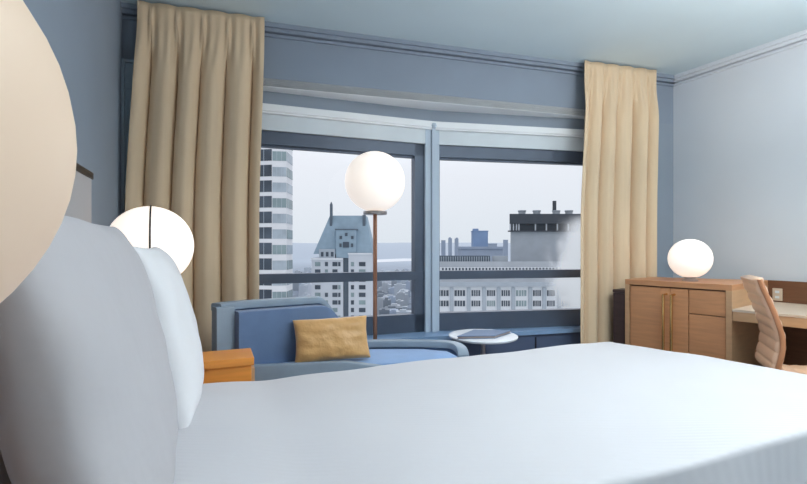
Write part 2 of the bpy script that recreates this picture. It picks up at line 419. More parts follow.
nightstand(BM, -.07, .30, BW+.20, BW+.60, .700, B(.12, BW+.4, 0), 'amber wood bedside table on the near side of the bed')
def globe(mb, c, R, seg=48, rings=28): 
    return mb.lathe(c, [(R*math.sin(math.pi*i/rings), -R*math.cos(math.pi*i/rings)) for i in range(rings+1)], seg)
def table_lamp(c, R, zb, gm, label, strap=None, basec='dark', stem=.012, group='white globe lamps', br=.52):
    c = Vector(c); t = thing('globe_lamp', (c.x, c.y, zb), label, 'lamp', group)
    globe(MB(), c, R).build('globe_shade', gm, t, 'all')
    m = MB(); m.lathe((c.x, c.y, zb), [(0, 0), (R*br, 0), (R*br, .010), (R*(br-.06), .014), (0, .014)], 36); m.build('base', M[basec], t, True)
    m = MB(); m.lathe((c.x, c.y, zb), [(0, .012), (stem, .012), (stem, c.z-zb-R*.95), (R*.34, c.z-zb-R*.965), (R*.34, c.z-zb-R*.92), (0, c.z-zb-R*.9)], 24); m.build('stem', M[basec], t, True)
    if strap:
        # thin dark band running over the globe
        m = MB(); pts = [c+Vector((math.cos(strap)*math.sin(a)*(R+.002), math.sin(strap)*math.sin(a)*(R+.002), math.cos(a)*(R+.002))) for a in [math.pi*k/24*.62 for k in range(25)]]
        m.tube(pts, .0035, 8); m.build('strap', M['dark'], t, True)
    return t
table_lamp((-1.046, 1.864, 1.160), .1625, .682, M['globe_far'], 'white globe lamp on the bedside table in front of the left curtain', strap=math.radians(-62))
table_lamp((-.392, .246, 1.226), .173, .700, M['globe_dim'], 'big warm white globe lamp closest to the viewer, cut off at the picture edge')
# ------------------------------------------------------------------ chaise
ch = thing('chaise_longue', (-.45, 2.55, 0), 'slate blue upholstered chaise with raised back end, below the window', 'chaise')
pathp = [(-.935, 2.285), (-.905, 2.345), (-.80, 2.43), (-.62, 2.545), (-.47, 2.64), (-.33, 2.755), (-.20, 2.80), (-.03, 2.81), (.15, 2.80), (.27, 2.775), (.325, 2.72), (.335, 2.66)]
def cr(P, n):
    out = []
    for i in range(len(P)-1):
        p0, p1, p2, p3 = [Vector(P[max(0, min(len(P)-1, i+k))]) for k in (-1, 0, 1, 2)]
        for k in range(n):
            t = k/n; out.append(.5*((2*p1)+(-p0+p2)*t+(2*p0-5*p1+4*p2-p3)*t*t+(-p0+3*p1-3*p2+p3)*t**3))
    out.append(Vector(P[-1])); return out
path = cr(pathp, 8)
def zrail(p):
    k = min(1, max(0, (p.x+.50)/.22)); k = k*k*(3-2*k); e = min(1, max(0, (2.775-p.y)/.115)) if p.x > .2 else 0; return .868*(1-k)+.572*k-.055*e*e
def sweep(mb, off0, off1, z0f, z1f, pts):
    rings = []
    for i, p in enumerate(pts):
        d = (pts[min(i+1, len(pts)-1)]-pts[max(i-1, 0)]).normalized(); n = Vector((-d.y, d.x))   # outward (towards the window)
        z0, z1 = z0f(p), z1f(p); r = min(.012, (z1-z0)/4)
        prof = [(off0, z0), (off0, z1-r), (off0+r*.3, z1-r*.3), (off0+r, z1), (off1-r, z1), (off1-r*.3, z1-r*.3), (off1, z1-r), (off1, z0)]
        rings.append([mb.bm.verts.new((p.x+n.x*o, p.y+n.y*o, z)) for o, z in prof])
    for a, b in zip(rings, rings[1:]):
        for k in range(8): mb.bm.faces.new((a[k], a[(k+1) % 8], b[(k+1) % 8], b[k]))
    mb.bm.faces.new(rings[0]); mb.bm.faces.new(rings[-1][::-1]); return mb
m = MB(); sweep(m, 0.0, .045, lambda p: .20, lambda p: zrail(p)-.035, path); m.build('back_shell', M['blue'], ch, True)
m = MB(); sweep(m, -.012, .055, lambda p: zrail(p)-.038, zrail, path); m.build('rim', M['blue_frame'], ch, True)
m = MB(); sweep(m, -.02, .05, lambda p: .20, lambda p: .85, [Vector((-.95, 2.272)), Vector((-.925, 2.295)), Vector((-.885, 2.335))]); m.build('back_post', M['blue_frame'], ch, True)
inner = [p for p in path[9:39]]
m = MB(); sweep(m, -.085, -.004, lambda p: .48, lambda p: zrail(p)-.045, inner); m.build('back_cushion', M['blue'], ch, True)
seat = [(-.955, 2.265), (-.78, 2.285), (-.40, 2.355), (-.05, 2.42), (.18, 2.47), (.30, 2.55), (.33, 2.64), (.30, 2.73), (.15, 2.79), (-.2, 2.79), (-.33, 2.745), (-.47, 2.63), (-.8, 2.42)]
m = MB(); m.prism(seat, .18, .47); m.build('seat_base', M['blue'], ch, True)
sc_ = [Vector(p) for p in seat]; cen = sum(sc_, Vector((0, 0)))/len(sc_)
m = MB()
rings = []
for k, (sc, z) in enumerate(((.97, .47), (.985, .49), (.97, .515), (.92, .528), (.7, .533), (.3, .535))):
    rings.append([m.bm.verts.new((*(cen+(p-cen)*sc), z)) for p in sc_])
for a, b in zip(rings, rings[1:]):
    for k in range(len(sc_)): m.bm.faces.new((a[k], a[(k+1) % len(sc_)], b[(k+1) % len(sc_)], b[k]))
m.bm.faces.new(rings[-1]); m.bm.faces.new(rings[0][::-1]); m.build('seat_cushion', M['blue_light'], ch, True)
m = MB(); pr = cr([(-.955, 2.255, ), (-.78, 2.27), (-.40, 2.335), (-.05, 2.40)], 8); sweep(m, -.045, .0, lambda p: .20, lambda p: .566-.045*max(0, (p.x+.3)/.25) if p.x > -.3 else .566, pr); m.build('side_rail', M['blue_frame'], ch, True)
for x, y in ((-.88, 2.32), (-.1, 2.45), (.22, 2.7), (-.35, 2.70)):
    m = MB(); m.lathe((x, y, 0), [(0, 0), (.012, 0), (.02, .185), (0, .185)], 12); m.build('leg', M['dark'], ch, True)
pc = at(332, 2.46, py=339)
pillow(0, 0, 0, .41, .235, .12, .35, 0, 'gold satin lumbar cushion lying against the blue chaise back', 8, M['gold'], 'lumbar_cushion', None, Fm=frame((pc.x, pc.y, pc.z), (.30, -.954), (.954, .30)), cat='cushion', wr=.010, roll=.02)

# ------------------------------------------------------------------ floor lamp
fl = Vector((-.187, 2.96, 0))
t = thing('floor_lamp', fl, 'tall floor lamp with white globe on a thin copper pole, before the window', 'lamp', 'white globe lamps')
globe(MB(), (fl.x, fl.y, 1.586), .197).build('globe_shade', M['globe'], t, 'all')
m = MB(); m.tube([fl+Vector((0, 0, .015)), fl+Vector((0, 0, 1.37))], .0135, 16); m.build('pole', M['copper'], t, True)
m = MB(); m.lathe((fl.x, fl.y, 1.37), [(0, 0), (.076, 0), (.078, .004), (.078, .020), (.06, .024), (0, .024)], 32); m.build('shade_holder', M['chrome'], t, True)
m = MB(); m.lathe(fl, [(0, 0), (.085, 0), (.085, .014), (.02, .02), (0, .02)], 32); m.build('base', M['copper'], t, True)

# ------------------------------------------------------------------ round side table with folder
tc_ = Vector((.530, 3.0, 0)); TZ = .570
t = thing('side_table', tc_, 'small round white-topped side table with slim pedestal, below the window', 'table')
m = MB(); m.lathe((tc_.x, tc_.y, TZ), [(0, -.018), (.215, -.018), (.225, -.012), (.228, -.003), (.225, 0), (0, 0)], 48); m.build('table_top', M['white'], t, True)
m = MB(); m.tube([tc_+Vector((0, 0, .01)), tc_+Vector((0, 0, TZ-.015))], .016, 16); m.build('pedestal', M['chrome'], t, True)
m = MB(); m.lathe(tc_, [(0, 0), (.17, 0), (.17, .01), (.03, .016), (0, .016)], 36); m.build('base', M['chrome'], t, True)
fz = TZ
b0 = at(457, 2.86); b1 = at(495, 2.88); b2 = at(511, 3.06); b3 = at(474, 3.09)
quad = [Vector((p.x, p.y)) for p in (b0, b1, b2, b3)]
cq = sum(quad, Vector((0, 0)))/4
t = thing('folder', (cq.x, cq.y, fz), 'dark navy guest folder lying on the round side table', 'folder')
m = MB(); m.prism([cq+(p-cq)*.97 for p in quad], fz+.003, fz+.016); m.build('pages', M['page'], t)
m = MB(); m.prism(quad, fz+.016, fz+.020); m.build('cover', M['navy'], t)
m = MB(); m.prism(quad, fz, fz+.003); m.build('cover', M['navy'], t)

# ------------------------------------------------------------------ cabinet on the right wall
K0 = Vector((1.974, 2.707)); kd = Vector((-.6, .8)); kn = Vector((.8, .6))    # along the front (away from camera), into the wall
KM = frame((K0.x, K0.y, 0), kd, kn); KL = .645; KD = .42; KZ = .927
def kp(x, y): v = KM @ Vector((x, y, 0)); return Vector((v.x, v.y))
def onwall(x, gap=.012): p = kp(x, 0); return p + kn*(((C-p).dot(-rn)-gap)/kn.dot(-rn))
cab = thing('cabinet', (K0.x, K0.y+.5, 0), 'walnut two-door sideboard cabinet with long brass pulls, beside the right curtain', 'cabinet')
full = [kp(0, 0), kp(KL, 0), kp(KL, KD), kp(.25, .56), onwall(0)]
body = [kp(.03, .03), kp(KL-.03, .03), kp(KL-.03, KD-.01), kp(.25, .54), onwall(.03, .03)]
m = MB(); m.prism(full, KZ-.035, KZ); m.build('cabinet_top', M['wood'], cab)
m = MB(); m.prism([kp(0, 0), kp(.03, 0), onwall(.03), onwall(0)], .06, KZ-.035); m.build('side_panel', M['wood_edge'], cab)
m = MB(); m.prism([kp(KL-.03, 0), kp(KL, 0), kp(KL, KD), kp(KL-.03, KD)], .06, KZ-.035); m.build('side_panel', M['wood_edge'], cab)
m = MB(); m.prism(body, .06, KZ-.036); m.build('carcass', M['wood_dark'], cab)
m = MB(); m.prism([kp(.03, .05), kp(KL-.03, .05), kp(KL-.03, KD-.03), kp(.25, .5), onwall(.03, .05)], 0, .06); m.build('plinth', M['box'], cab)
# x runs away from the camera: right-hand drawers, door pair with brass pulls, left door
def front(nm, x0, x1, z0, z1): 
    m = MB(); m.box((x0, .008, z0), (x1, .03, z1), KM, .002); return m.build(nm, M['wood'], cab, True)
front('drawer', .034, .235, .10, .725); front('drawer', .034, .235, .73, KZ-.045)
dA = front('door', .239, .346, .10, KZ-.045); dB = front('door', .350, KL-.034, .10, KZ-.045)
m = MB(); m.box((.404, .004, .10), (KL-.036, .012, KZ-.047), KM, .001); m.build('door_panel', M['wood'], dB, True)
def pull(par, x):
    m = MB(); m.tube([KM @ Vector(q) for q in ((x, .01, .46), (x, -.04, .46), (x, -.04, KZ-.085), (x, .01, KZ-.085))], .0085, 10)
    m.build('handle', M['brass'], par, True)
pull(dA, .322); pull(dB, .371)
lc = at(690, 3.02)
table_lamp((lc.x, lc.y, HC-(258.5-HY)/F*3.02), .130, KZ, M['globe'], 'small white globe lamp standing on the walnut cabinet', basec='chrome', stem=.034, br=.36)
t = thing('luggage_box', (KM @ Vector((KL+.06, .13, 0))), 'dark brown upright box between the right curtain and the cabinet', 'box')
m = MB(); m.box((KL+.02, .03, 0), (KL+.105, .24, .82), KM, .006); m.build('box_body', M['box'], t, True)
m = MB(); m.box((KL+.017, .027, .822), (KL+.108, .243, .845), KM, .005); m.build('lid', M['box'], t, True)

# desk
DZ = .782
desk = thing('desk', KM @ Vector((-.8, .2, 0)), 'walnut desk with pale top built beside the cabinet along the right wall', 'desk')
DW = -1.5
m = MB(); m.prism([kp(-.002, 0), kp(DW, 0), onwall(DW), onwall(-.002)], DZ-.014, DZ); m.build('desk_top', M['desk_top'], desk)
m = MB(); m.box((DW, .004, DZ-.07), (-.002, .04, DZ-.014), KM, .002); m.build('front_rail', M['wood_edge'], desk, True)
def wallpanel(nm, mt, g0, g1, z0, z1):
    m = MB(); m.prism([onwall(-.002, g0), onwall(DW, g0), onwall(DW, g1), onwall(-.002, g1)], z0, z1); return m.build(nm, mt, desk)
wallpanel('back_panel', M['wood_dark'], .03, .012, DZ, KZ)
wallpanel('modesty_panel', M['wood_dark'], .05, .02, .02, DZ-.014)
m = MB(); m.prism([kp(DW, .02), kp(DW-.04, .02), onwall(DW-.04, .06), onwall(DW, .06)], 0, DZ-.014); m.build('side_panel', M['wood'], desk)
# power outlet on the back panel
WM = frame((C.x, C.y, 0), rd, rn)
so = min(range(400), key=lambda k: abs((lambda q: q.x/q.y)(WM @ Vector((k*.005, .03, 0)))-(778-CX)/F))*.005
qo = WM @ Vector((so, .031, 0)); zo = HC+(HY-294.5)/F*qo.y
o = thing('power_outlet', (qo.x, qo.y, zo), 'pale square power outlet plate on the panel above the desk', 'outlet')
m = MB(); m.box((so-.028, .031, zo-.042), (so+.028, .037, zo+.042), WM, .002); m.build('cover_plate', M['desk_top'], o, True)
for dz in (-.018, .018):
    m = MB(); m.box((so-.012, .037, zo+dz-.008), (so+.012, .039, zo+dz+.008), WM); m.build('socket', M['alu'], o)
m = MB(); m.box((-.60, .14, DZ+.001), (-.40, .30, DZ+.009), KM, .001)
tag(m.build('notepad', M['white'], smooth=True), 'white notepad lying on the desk at the picture edge', 'notepad')
m = MB(); p0 = KM @ Vector((-.415, .16, DZ+.0145)); p1 = KM @ Vector((-.44, .28, DZ+.0145)); m.tube([p0, p0.lerp(p1, .9), p1], [.005, .005, .002], 10)
tag(m.build('pen', M['dark'], smooth=True), 'black pen lying across the white notepad', 'pen')

# ------------------------------------------------------------------ desk chair
cc = Vector((1.915, 2.36, 0)); phi = math.radians(-26)
CM = frame((cc.x, cc.y, 0), (math.cos(phi), math.sin(phi)), (-math.sin(phi), math.cos(phi)))
chair = thing('desk_chair', cc, 'tan leather desk chair with horizontally ribbed back, at the desk', 'chair')
prof = [(.24, .505), (.10, .495), (.03, .51), (-.005, .55), (.005, .61), (.012, .66), (.010, .72), (-.010, .80), (-.036, .88), (-.062, .95), (-.075, .995)]
pc_ = cr([Vector(p) for p in prof], 10)
# cumulative length for ribs
ln_ = [0]
for a, b in zip(pc_, pc_[1:]): ln_.append(ln_[-1]+(b-a).length)
rib = .058; hw = .175
def back_pt(i, w, side):
    p = pc_[i]; d = (pc_[min(i+1, len(pc_)-1)]-pc_[max(i-1, 0)]).normalized(); n = Vector((-d.y, d.x))
    bulge = abs(math.sin(math.pi*ln_[i]/rib))**.55
    th = (.013+.009*bulge)*(1-.0*w)
    ed = 1-max(0, (abs(w)-.86)/.14)**2*.75
    q = p+n*(th*ed*side)
    tw = 1-.10*max(0, (p.y-.6)/.4)
    return CM @ Vector((q.x, w*hw*tw, q.y))
m = MB(); nw = 17
idx = list(range(len(pc_)))
rows = []
for i in idx:
    loop = [back_pt(i, -1+2*k/(nw-1), 1) for k in range(nw)]+[back_pt(i, 1-2*k/(nw-1), -1) for k in range(nw)]
    rows.append([m.bm.verts.new(v) for v in loop])
for a, b in zip(rows, rows[1:]):
    for k in range(2*nw): m.bm.faces.new((a[k], a[(k+1) % (2*nw)], b[(k+1) % (2*nw)], b[k]))
m.bm.faces.new(rows[0]); m.bm.faces.new(rows[-1][::-1])
back = m.build('ribbed_shell', M['leather'], chair, 'all')
for s in (-1, 1):
    m = MB(); pts = []
    for i in range(0, len(pc_), 3):
        p = pc_[i]; tw = 1-.10*max(0, (p.y-.6)/.4); pts.append(CM @ Vector((p.x, s*(hw*tw+.010), p.y)))
    m.tube(pts, .012, 10); m.build('edge_frame', M['leather_edge'], chair, True)
p = CM @ Vector((.13, 0, 0))
m = MB(); m.lathe(p, [(0, .1), (.028, .1), (.028, .30), (.018, .30), (.018, .47), (.06, .478), (0, .485)], 20); m.build('gas_column', M['chrome'], chair, True)
for k in range(5):
    a = k*2*math.pi/5+.3; q = p+Vector((math.cos(a)*.26, math.sin(a)*.26, 0))
    m = MB(); m.tube([p+Vector((0, 0, .12)), q+Vector((0, 0, .075))], [.02, .012], 10); lg = m.build('leg', M['chrome'], chair, True)
    m = MB(); dx = Vector((-math.sin(a), math.cos(a), 0))*.012; m.tube([q-dx+Vector((0, 0, .03)), q+dx+Vector((0, 0, .03))], .03, 14); m.tube([q+Vector((0, 0, .055)), q+Vector((0, 0, .085))], .008, 8); m.build('caster', M['dark'], lg, True)

# ------------------------------------------------------------------ the city outside
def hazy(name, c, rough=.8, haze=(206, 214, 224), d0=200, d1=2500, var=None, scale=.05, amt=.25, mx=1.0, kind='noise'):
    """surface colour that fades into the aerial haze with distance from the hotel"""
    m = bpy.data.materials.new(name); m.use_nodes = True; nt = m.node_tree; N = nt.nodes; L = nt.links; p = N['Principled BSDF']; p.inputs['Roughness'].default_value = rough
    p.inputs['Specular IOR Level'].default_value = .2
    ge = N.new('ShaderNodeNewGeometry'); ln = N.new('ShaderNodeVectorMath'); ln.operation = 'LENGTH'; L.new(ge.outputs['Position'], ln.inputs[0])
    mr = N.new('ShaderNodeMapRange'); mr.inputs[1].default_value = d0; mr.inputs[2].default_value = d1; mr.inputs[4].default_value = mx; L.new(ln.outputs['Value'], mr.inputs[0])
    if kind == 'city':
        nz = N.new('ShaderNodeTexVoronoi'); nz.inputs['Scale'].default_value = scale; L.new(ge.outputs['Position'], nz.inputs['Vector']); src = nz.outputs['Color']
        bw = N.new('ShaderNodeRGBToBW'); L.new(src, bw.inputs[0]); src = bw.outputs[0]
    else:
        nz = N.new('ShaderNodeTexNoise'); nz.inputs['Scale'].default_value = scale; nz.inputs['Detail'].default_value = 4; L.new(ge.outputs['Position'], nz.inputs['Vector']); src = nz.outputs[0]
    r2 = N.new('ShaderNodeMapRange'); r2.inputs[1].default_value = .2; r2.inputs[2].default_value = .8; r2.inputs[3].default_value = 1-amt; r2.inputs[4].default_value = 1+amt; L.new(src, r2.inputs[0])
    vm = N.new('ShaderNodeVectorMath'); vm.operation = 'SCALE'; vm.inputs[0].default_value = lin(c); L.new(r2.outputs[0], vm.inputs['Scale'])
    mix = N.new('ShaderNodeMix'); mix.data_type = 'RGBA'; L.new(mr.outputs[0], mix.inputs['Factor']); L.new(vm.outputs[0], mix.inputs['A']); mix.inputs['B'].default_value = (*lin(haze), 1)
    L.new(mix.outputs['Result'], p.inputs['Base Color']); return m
X = {}
X['ground'] = hazy('hazy_city_ground', (98, 110, 126), haze=(168, 181, 196), d0=200, d1=5000, scale=.02, amt=.35, kind='city')
X['hill'] = hazy('hazy_hills', (160, 174, 190), haze=(176, 188, 202), d0=500, d1=7500, scale=.003, amt=.08)
X['lake'] = hazy('pale_lake', (236, 240, 244), d0=500, d1=9000, rough=.3, amt=.02)
X['stone'] = hazy('pale_limestone', (206, 212, 220), d0=100, d1=4000, scale=.4, amt=.06)
X['stone2'] = hazy('grey_limestone', (176, 186, 196), d0=100, d1=4000, scale=.4, amt=.08)
X['stone_white'] = hazy('white_limestone', (226, 230, 235), d0=100, d1=4000, scale=.4, amt=.05)
X['slate'] = hazy('verdigris_slate_roof', (150, 172, 188), d0=100, d1=4000, scale=.6, amt=.10)
X['slate_dark'] = hazy('dark_slate_roof', (98, 110, 122), d0=100, d1=4000, scale=.5, amt=.10)
X['black'] = hazy('charcoal_cladding', (70, 76, 84), d0=100, d1=6000, scale=.5, amt=.1)
X['win'] = hazy('dark_window_glass', (74, 84, 96), rough=.2, d0=100, d1=5000, scale=.15, amt=.45)
X['win_green'] = hazy('green_window_glass', (138, 156, 160), rough=.2, d0=100, d1=5000, scale=.2, amt=.3)
X['win_pale'] = hazy('pale_window_glass', (170, 182, 192), rough=.2, d0=100, d1=5000, scale=.3, amt=.25)
X['spandrel'] = hazy('white_spandrel', (226, 228, 232), d0=100, d1=5000, scale=.4, amt=.05)
X['mid'] = hazy('grey_concrete', (164, 172, 180), d0=100, d1=5000, scale=.3, amt=.1)
X['bluetower'] = hazy('blue_glass_tower', (108, 142, 186), d0=200, d1=3500, scale=.05, amt=.12)
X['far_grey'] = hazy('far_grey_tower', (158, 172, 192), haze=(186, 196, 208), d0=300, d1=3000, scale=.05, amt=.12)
GZ = -150
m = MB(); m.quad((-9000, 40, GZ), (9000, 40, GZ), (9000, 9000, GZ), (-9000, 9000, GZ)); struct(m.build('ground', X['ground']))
# distant hills
def hillrow(name, Y, base, amp, seed, x0, x1):
    def fn(u, v):
        x = x0+(x1-x0)*u; h = base+amp*noise.noise(Vector((x*.0011+seed, seed, 0)))+amp*.4*noise.noise(Vector((x*.004+seed, 2, 0)))
        return Vector((x, Y+v*1500*1.0, GZ+ (h-GZ)*(math.sin(min(1, v*1.0)*math.pi/2))))
    struct(MB().grid(fn, 160, 8).build(name, X['hill'], smooth='all'))
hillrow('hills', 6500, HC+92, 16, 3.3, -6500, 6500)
m = MB(); q = [at(372, 1, 0), at(470, 1, 0)]
def gp(px, py): Y = (GZ-HC)*F/(HY-py); return at(px, Y, GZ+1.0)
m.quad(gp(374, 262.5), gp(440, 260), gp(440, 257), gp(378, 259.5)); struct(m.build('lake', X['lake']))

def bldg(name, loc, label, group=None): return thing(name, loc, label, 'building', group)
# --- left striped tower
D = 105.0
tl = bldg('striped_tower', at(277, D, GZ), 'tall white and dark striped office tower behind the left window edge')
xa, xb, xc, xd = [(p-CX)/F*D for p in (240, 272, 286, 292.5)]
FHt = 15.55/F*D
plan = [Vector((xa, D+.0)), Vector((xb, D-1.0)), Vector((xc, D)), Vector((xd, D+5)), Vector((xd-4, D+16)), Vector((xa, D+16))]
# face corner at xd: keep the silhouette on the ray through column 292
plan[3] = Vector(((292.5-CX)/F*(D+6), D+6)); plan[2] = Vector(((286.5-CX)/F*D, D)); plan[1] = Vector(((272-CX)/F*(D-.5), D-.5)); plan[0] = Vector(((240-CX)/F*(D+1), D+1))
plan[4] = plan[3]+Vector((-6, 12)); plan[5] = plan[0]+Vector((0, 12))
zlo, zhi = HC+(HY-330)/F*D, HC+(HY-120)/F*D
m = MB(); m.prism(plan, GZ, zhi+4); m.build('tower_core', X['spandrel'], tl)
z0 = HC+(HY-161)/F*D
for k in range(-12, 4):
    zb = z0+k*FHt
    def band(a, b, m_, lo, hi, nm, ndiv):
        d = (b-a).normalized(); n = Vector((d.y, -d.x)); L_ = (b-a).length; mx = frame((a.x, a.y, 0), d, n)
        m = MB(); m.box((.1, -.1, zb+lo), (L_-.05, .06, zb+hi), mx); w = m.build(nm, m_, tl)
        for i in range(1, ndiv):
            m = MB(); m.box((i*L_/ndiv-.05, .0, zb+lo), (i*L_/ndiv+.05, .1, zb+hi), mx); m.build('glazing_bar', X['stone2'], w)
    band(plan[0], plan[1], X['win'], .0, FHt*.74, 'window_band', 4)
    band(plan[1], plan[2], X['win_pale'] if k % 3 else X['win_green'], .0, FHt*.60, 'window_band', 3)
    band(plan[2], plan[3], X['win_green'] if k % 2 else X['win_pale'], .0, FHt*.60, 'window_band', 3)
# --- chateau roofed building
D = 120.0
s = D/F
def px(p, d=D): return (p-CX)/F*d
def pz(p, d=D): return HC+(HY-p)/F*d
cb = bldg('chateau_tower', at(341, D+6, GZ), 'pale stone apartment tower with steep verdigris roof and tall chimneys')
eave = pz(258)
m = MB(); m.box((px(311.5), D, GZ), (px(343), D+15, eave)); m.box((px(348.5), D, GZ), (px(371.5), D+15, pz(253))); m.box((px(343), D+1.2, GZ), (px(348.5), D+15, eave)); m.build('stone_body', X['stone'], cb)
m = MB(); m.box((px(311), D-.3, eave-.5), (px(343), D+.3, eave)); m.box((px(348), D-.3, pz(253)-.4), (px(372), D+.3, pz(253))); m.build('cornice', X['stone_white'], cb)
m = MB(); m.box((px(342.8), D+.9, GZ), (px(348.6), D+1.3, pz(252))); m.build('stair_strip', X['slate_dark'], cb)  # dark slate strip filling the central groove
# mansard roof
m = MB()
lo = [(px(313), D+.4), (px(373), D+.4), (px(373), D+14.6), (px(313), D+14.6)]; hi = [(px(327.5), D+4), (px(364.5), D+4), (px(364.5), D+11), (px(327.5), D+11)]
for k in range(4):
    a, b = lo[k], lo[(k+1) % 4]; c_, d_ = hi[(k+1) % 4], hi[k]
    m.quad((*a, pz(254)), (*b, pz(254)), (*c_, pz(214.5)), (*d_, pz(214.5)))
m.quad(*[(*p, pz(214.5)) for p in hi]); m.build('steep_roof', X['slate'], cb)
m = MB(); m.box((px(336), D+.2, eave), (px(356), D+8, pz(230))); m.build('dormer', X['slate'], cb)
m = MB(); m.box((px(335), D+.0, pz(230)), (px(357), D+8, pz(228.8))); m.build('dormer_cap', X['slate_dark'], cb)
for a, b, c_, d_ in ((339.5, 342, 236, 239), (345, 347.5, 233, 236), (351, 353.5, 236, 239), (343, 349, 242, 247.5), (339.5, 341.5, 243.5, 247), (351, 353, 243.5, 247)):
    m = MB(); m.box((px(a), D-.05, pz(d_)), (px(b), D+.3, pz(c_))); m.build('window', X['win'], cb)
m = MB(); m.box((px(328), D+3, pz(230)), (px(330.4), D+4, pz(203))); m.lathe((px(329.2), D+3.5, pz(203)), [(.32, 0), (.2, .4), (0, .7)], 8); m.build('chimney', X['slate_dark'], cb)
m = MB(); m.box((px(361.5), D+3, pz(228)), (px(364.5), D+4.2, pz(214))); m.build('chimney', X['slate_dark'], cb)
m = MB(); m.box((px(319), D-.1, eave), (px(335), D+3, pz(249))); m.build('dormer', X['stone2'], cb)
for a in (321, 326, 331):
    m = MB(); m.box((px(a), D-.2, pz(256.5)), (px(a+2.6), D+.1, pz(252))); m.build('window', X['win'], cb)
for r in range(8):
    y0 = 262+r*7.35 if r < 2 else 277.5+(r-2)*7.6
    for j, (a, b) in enumerate(((315, 320.5), (325, 328), (332.5, 337.5), (338.3, 340.5), (351, 354), (359, 365.5))):
        if (r+j) % 5 == 4 and j in (1, 3): continue
        m = MB(); m.box((px(a), D-.12, pz(y0+4.2)), (px(b), D+.1, pz(y0))); m.build('window', X['win'] if (r*3+j) % 4 else X['win_green'], cb)
# --- long classical block
D = 140.0
P = lambda p: px(p, D); Z = lambda p: pz(p, D)
lb = bldg('classical_block', at(500, D+8, GZ), 'long grey classical office block with paired windows beyond the right window')
m = MB(); m.box((P(426), D, GZ), (P(640), D+17, Z(283))); m.build('facade', X['stone_white'], lb)
m = MB(); m.box((P(425), D-1.2, Z(286)), (P(642), D+.5, Z(282))); m.build('cornice', X['stone2'], lb)
# sloped attic storey
m = MB(); m.quad((P(426), D-.5, Z(282)), (P(642), D-.5, Z(282)), (P(642)+1, D+6, Z(262)), (P(426)+1, D+6, Z(262))); m.build('attic_slope', X['mid'], lb)
m = MB(); m.box((P(427), D+2.4, Z(272.5)), (P(640), D+3.4, Z(267.8))); m.build('balustrade', X['stone_white'], lb)
for k in range(44):
    a = 442+k*3.35
    if a > 560: break
    m = MB(); m.box((P(a)*1.017, D+2.2, Z(271.6)+.3), (P(a+1.7)*1.017, D+2.5, Z(269)+.25)); m.build('small_opening', X['win'], lb)
m = MB(); m.box((P(428)*1.05, D+7, Z(264)), (P(490)*1.05, D+8, Z(256))); m.build('parapet', X['slate_dark'], lb)
for k in range(22):
    a = 441+k*2.35; m = MB(); m.box((P(a)*1.05, D+6.6, Z(262.5)), (P(a+.6)*1.05, D+7.0, Z(257))); m.build('railing_post', X['stone2'], lb)
m = MB(); m.box((P(494)*1.05, D+7, Z(264)), (P(508)*1.05, D+10, Z(256.5))); m.build('roof_hut', X['mid'], lb)
ci = 0
for k, a in enumerate((438, 454.5, 471.5, 487, 501.5, 516, 533, 547, 562)):
    wd_ = (10.5, 10.5, 8.6, 8, 8.2, 10.3, 7.8, 7.6, 8)[k]
    for y0, y1 in ((290.2, 296), (300.6, 306.2)):
        m = MB(); m.box((P(a), D-.1, Z(y1)), (P(a+wd_), D+.2, Z(y0)))
        w = m.build('window', X['win_green'] if (k in (3, 5) and y0 > 295) or (k == 5) else X['win'], lb)
        for i in range(1, 4):
            m = MB(); m.box((P(a+wd_*i/4-.25), D-.2, Z(y1)), (P(a+wd_*i/4+.25), D, Z(y0))); m.build('glazing_bar', X['stone_white'], w)
    m = MB(); m.box((P(a-4.6), D-.5, Z(330)), (P(a-1.2), D+.2, Z(287.5))); m.build('pilaster', X['stone2'], lb)
# rooftop plant on top of the block behind
D = 160.0
P = lambda p: px(p, D); Z = lambda p: pz(p, D)
rb = bldg('rooftop_plant_building', at(560, D+8, GZ), 'dark-topped rooftop plant tower with fans and chimney beside the right curtain')
m = MB(); m.prism([(P(510.5), D), (P(640), D), (P(640), D+20), (P(513)*1.125, D+20)], GZ, Z(231)); m.build('plant_wall', X['mid'], rb)
m = MB(); m.prism([(P(511), D+.6), (P(640), D+.6), (P(640), D+19), (P(514)*1.12, D+19)], Z(231), Z(223.5)); m.build('louvre_band', X['black'], rb)
for a in (510, 513, 516, 518.5, 535, 546, 557, 568, 580):
    m = MB(); m.box((P(a), D, Z(231)), (P(a+1.1), D+.7, Z(223.5))); m.build('post', X['stone'], rb)
m = MB(); m.box((P(508), D-1.2, Z(231.8)), (P(642), D+.4, Z(230.6))); m.build('ledge', X['black'], rb)
m = MB(); m.prism([(P(509), D-.8), (P(524), D-1.0), (P(642), D-.8), (P(642), D+20), (P(513)*1.125, D+20)], Z(223.8), Z(214)); m.build('dark_parapet', X['black'], rb)
for a in (521, 536, 556, 569):
    m = MB(); r_ = P(a+8)-P(a); m.lathe((P(a+4), D+4, Z(214)), [(r_*.45, 0), (r_*.45, 1.0), (r_*.52, 1.2), (r_*.52, 1.6), (0, 1.6)], 16); m.build('roof_fan', X['mid'], rb)
m = MB(); m.box((P(553)*1.04, D+6, Z(214)), (P(556)*1.04, D+7, Z(199))); m.build('chimney', X['black'], rb)
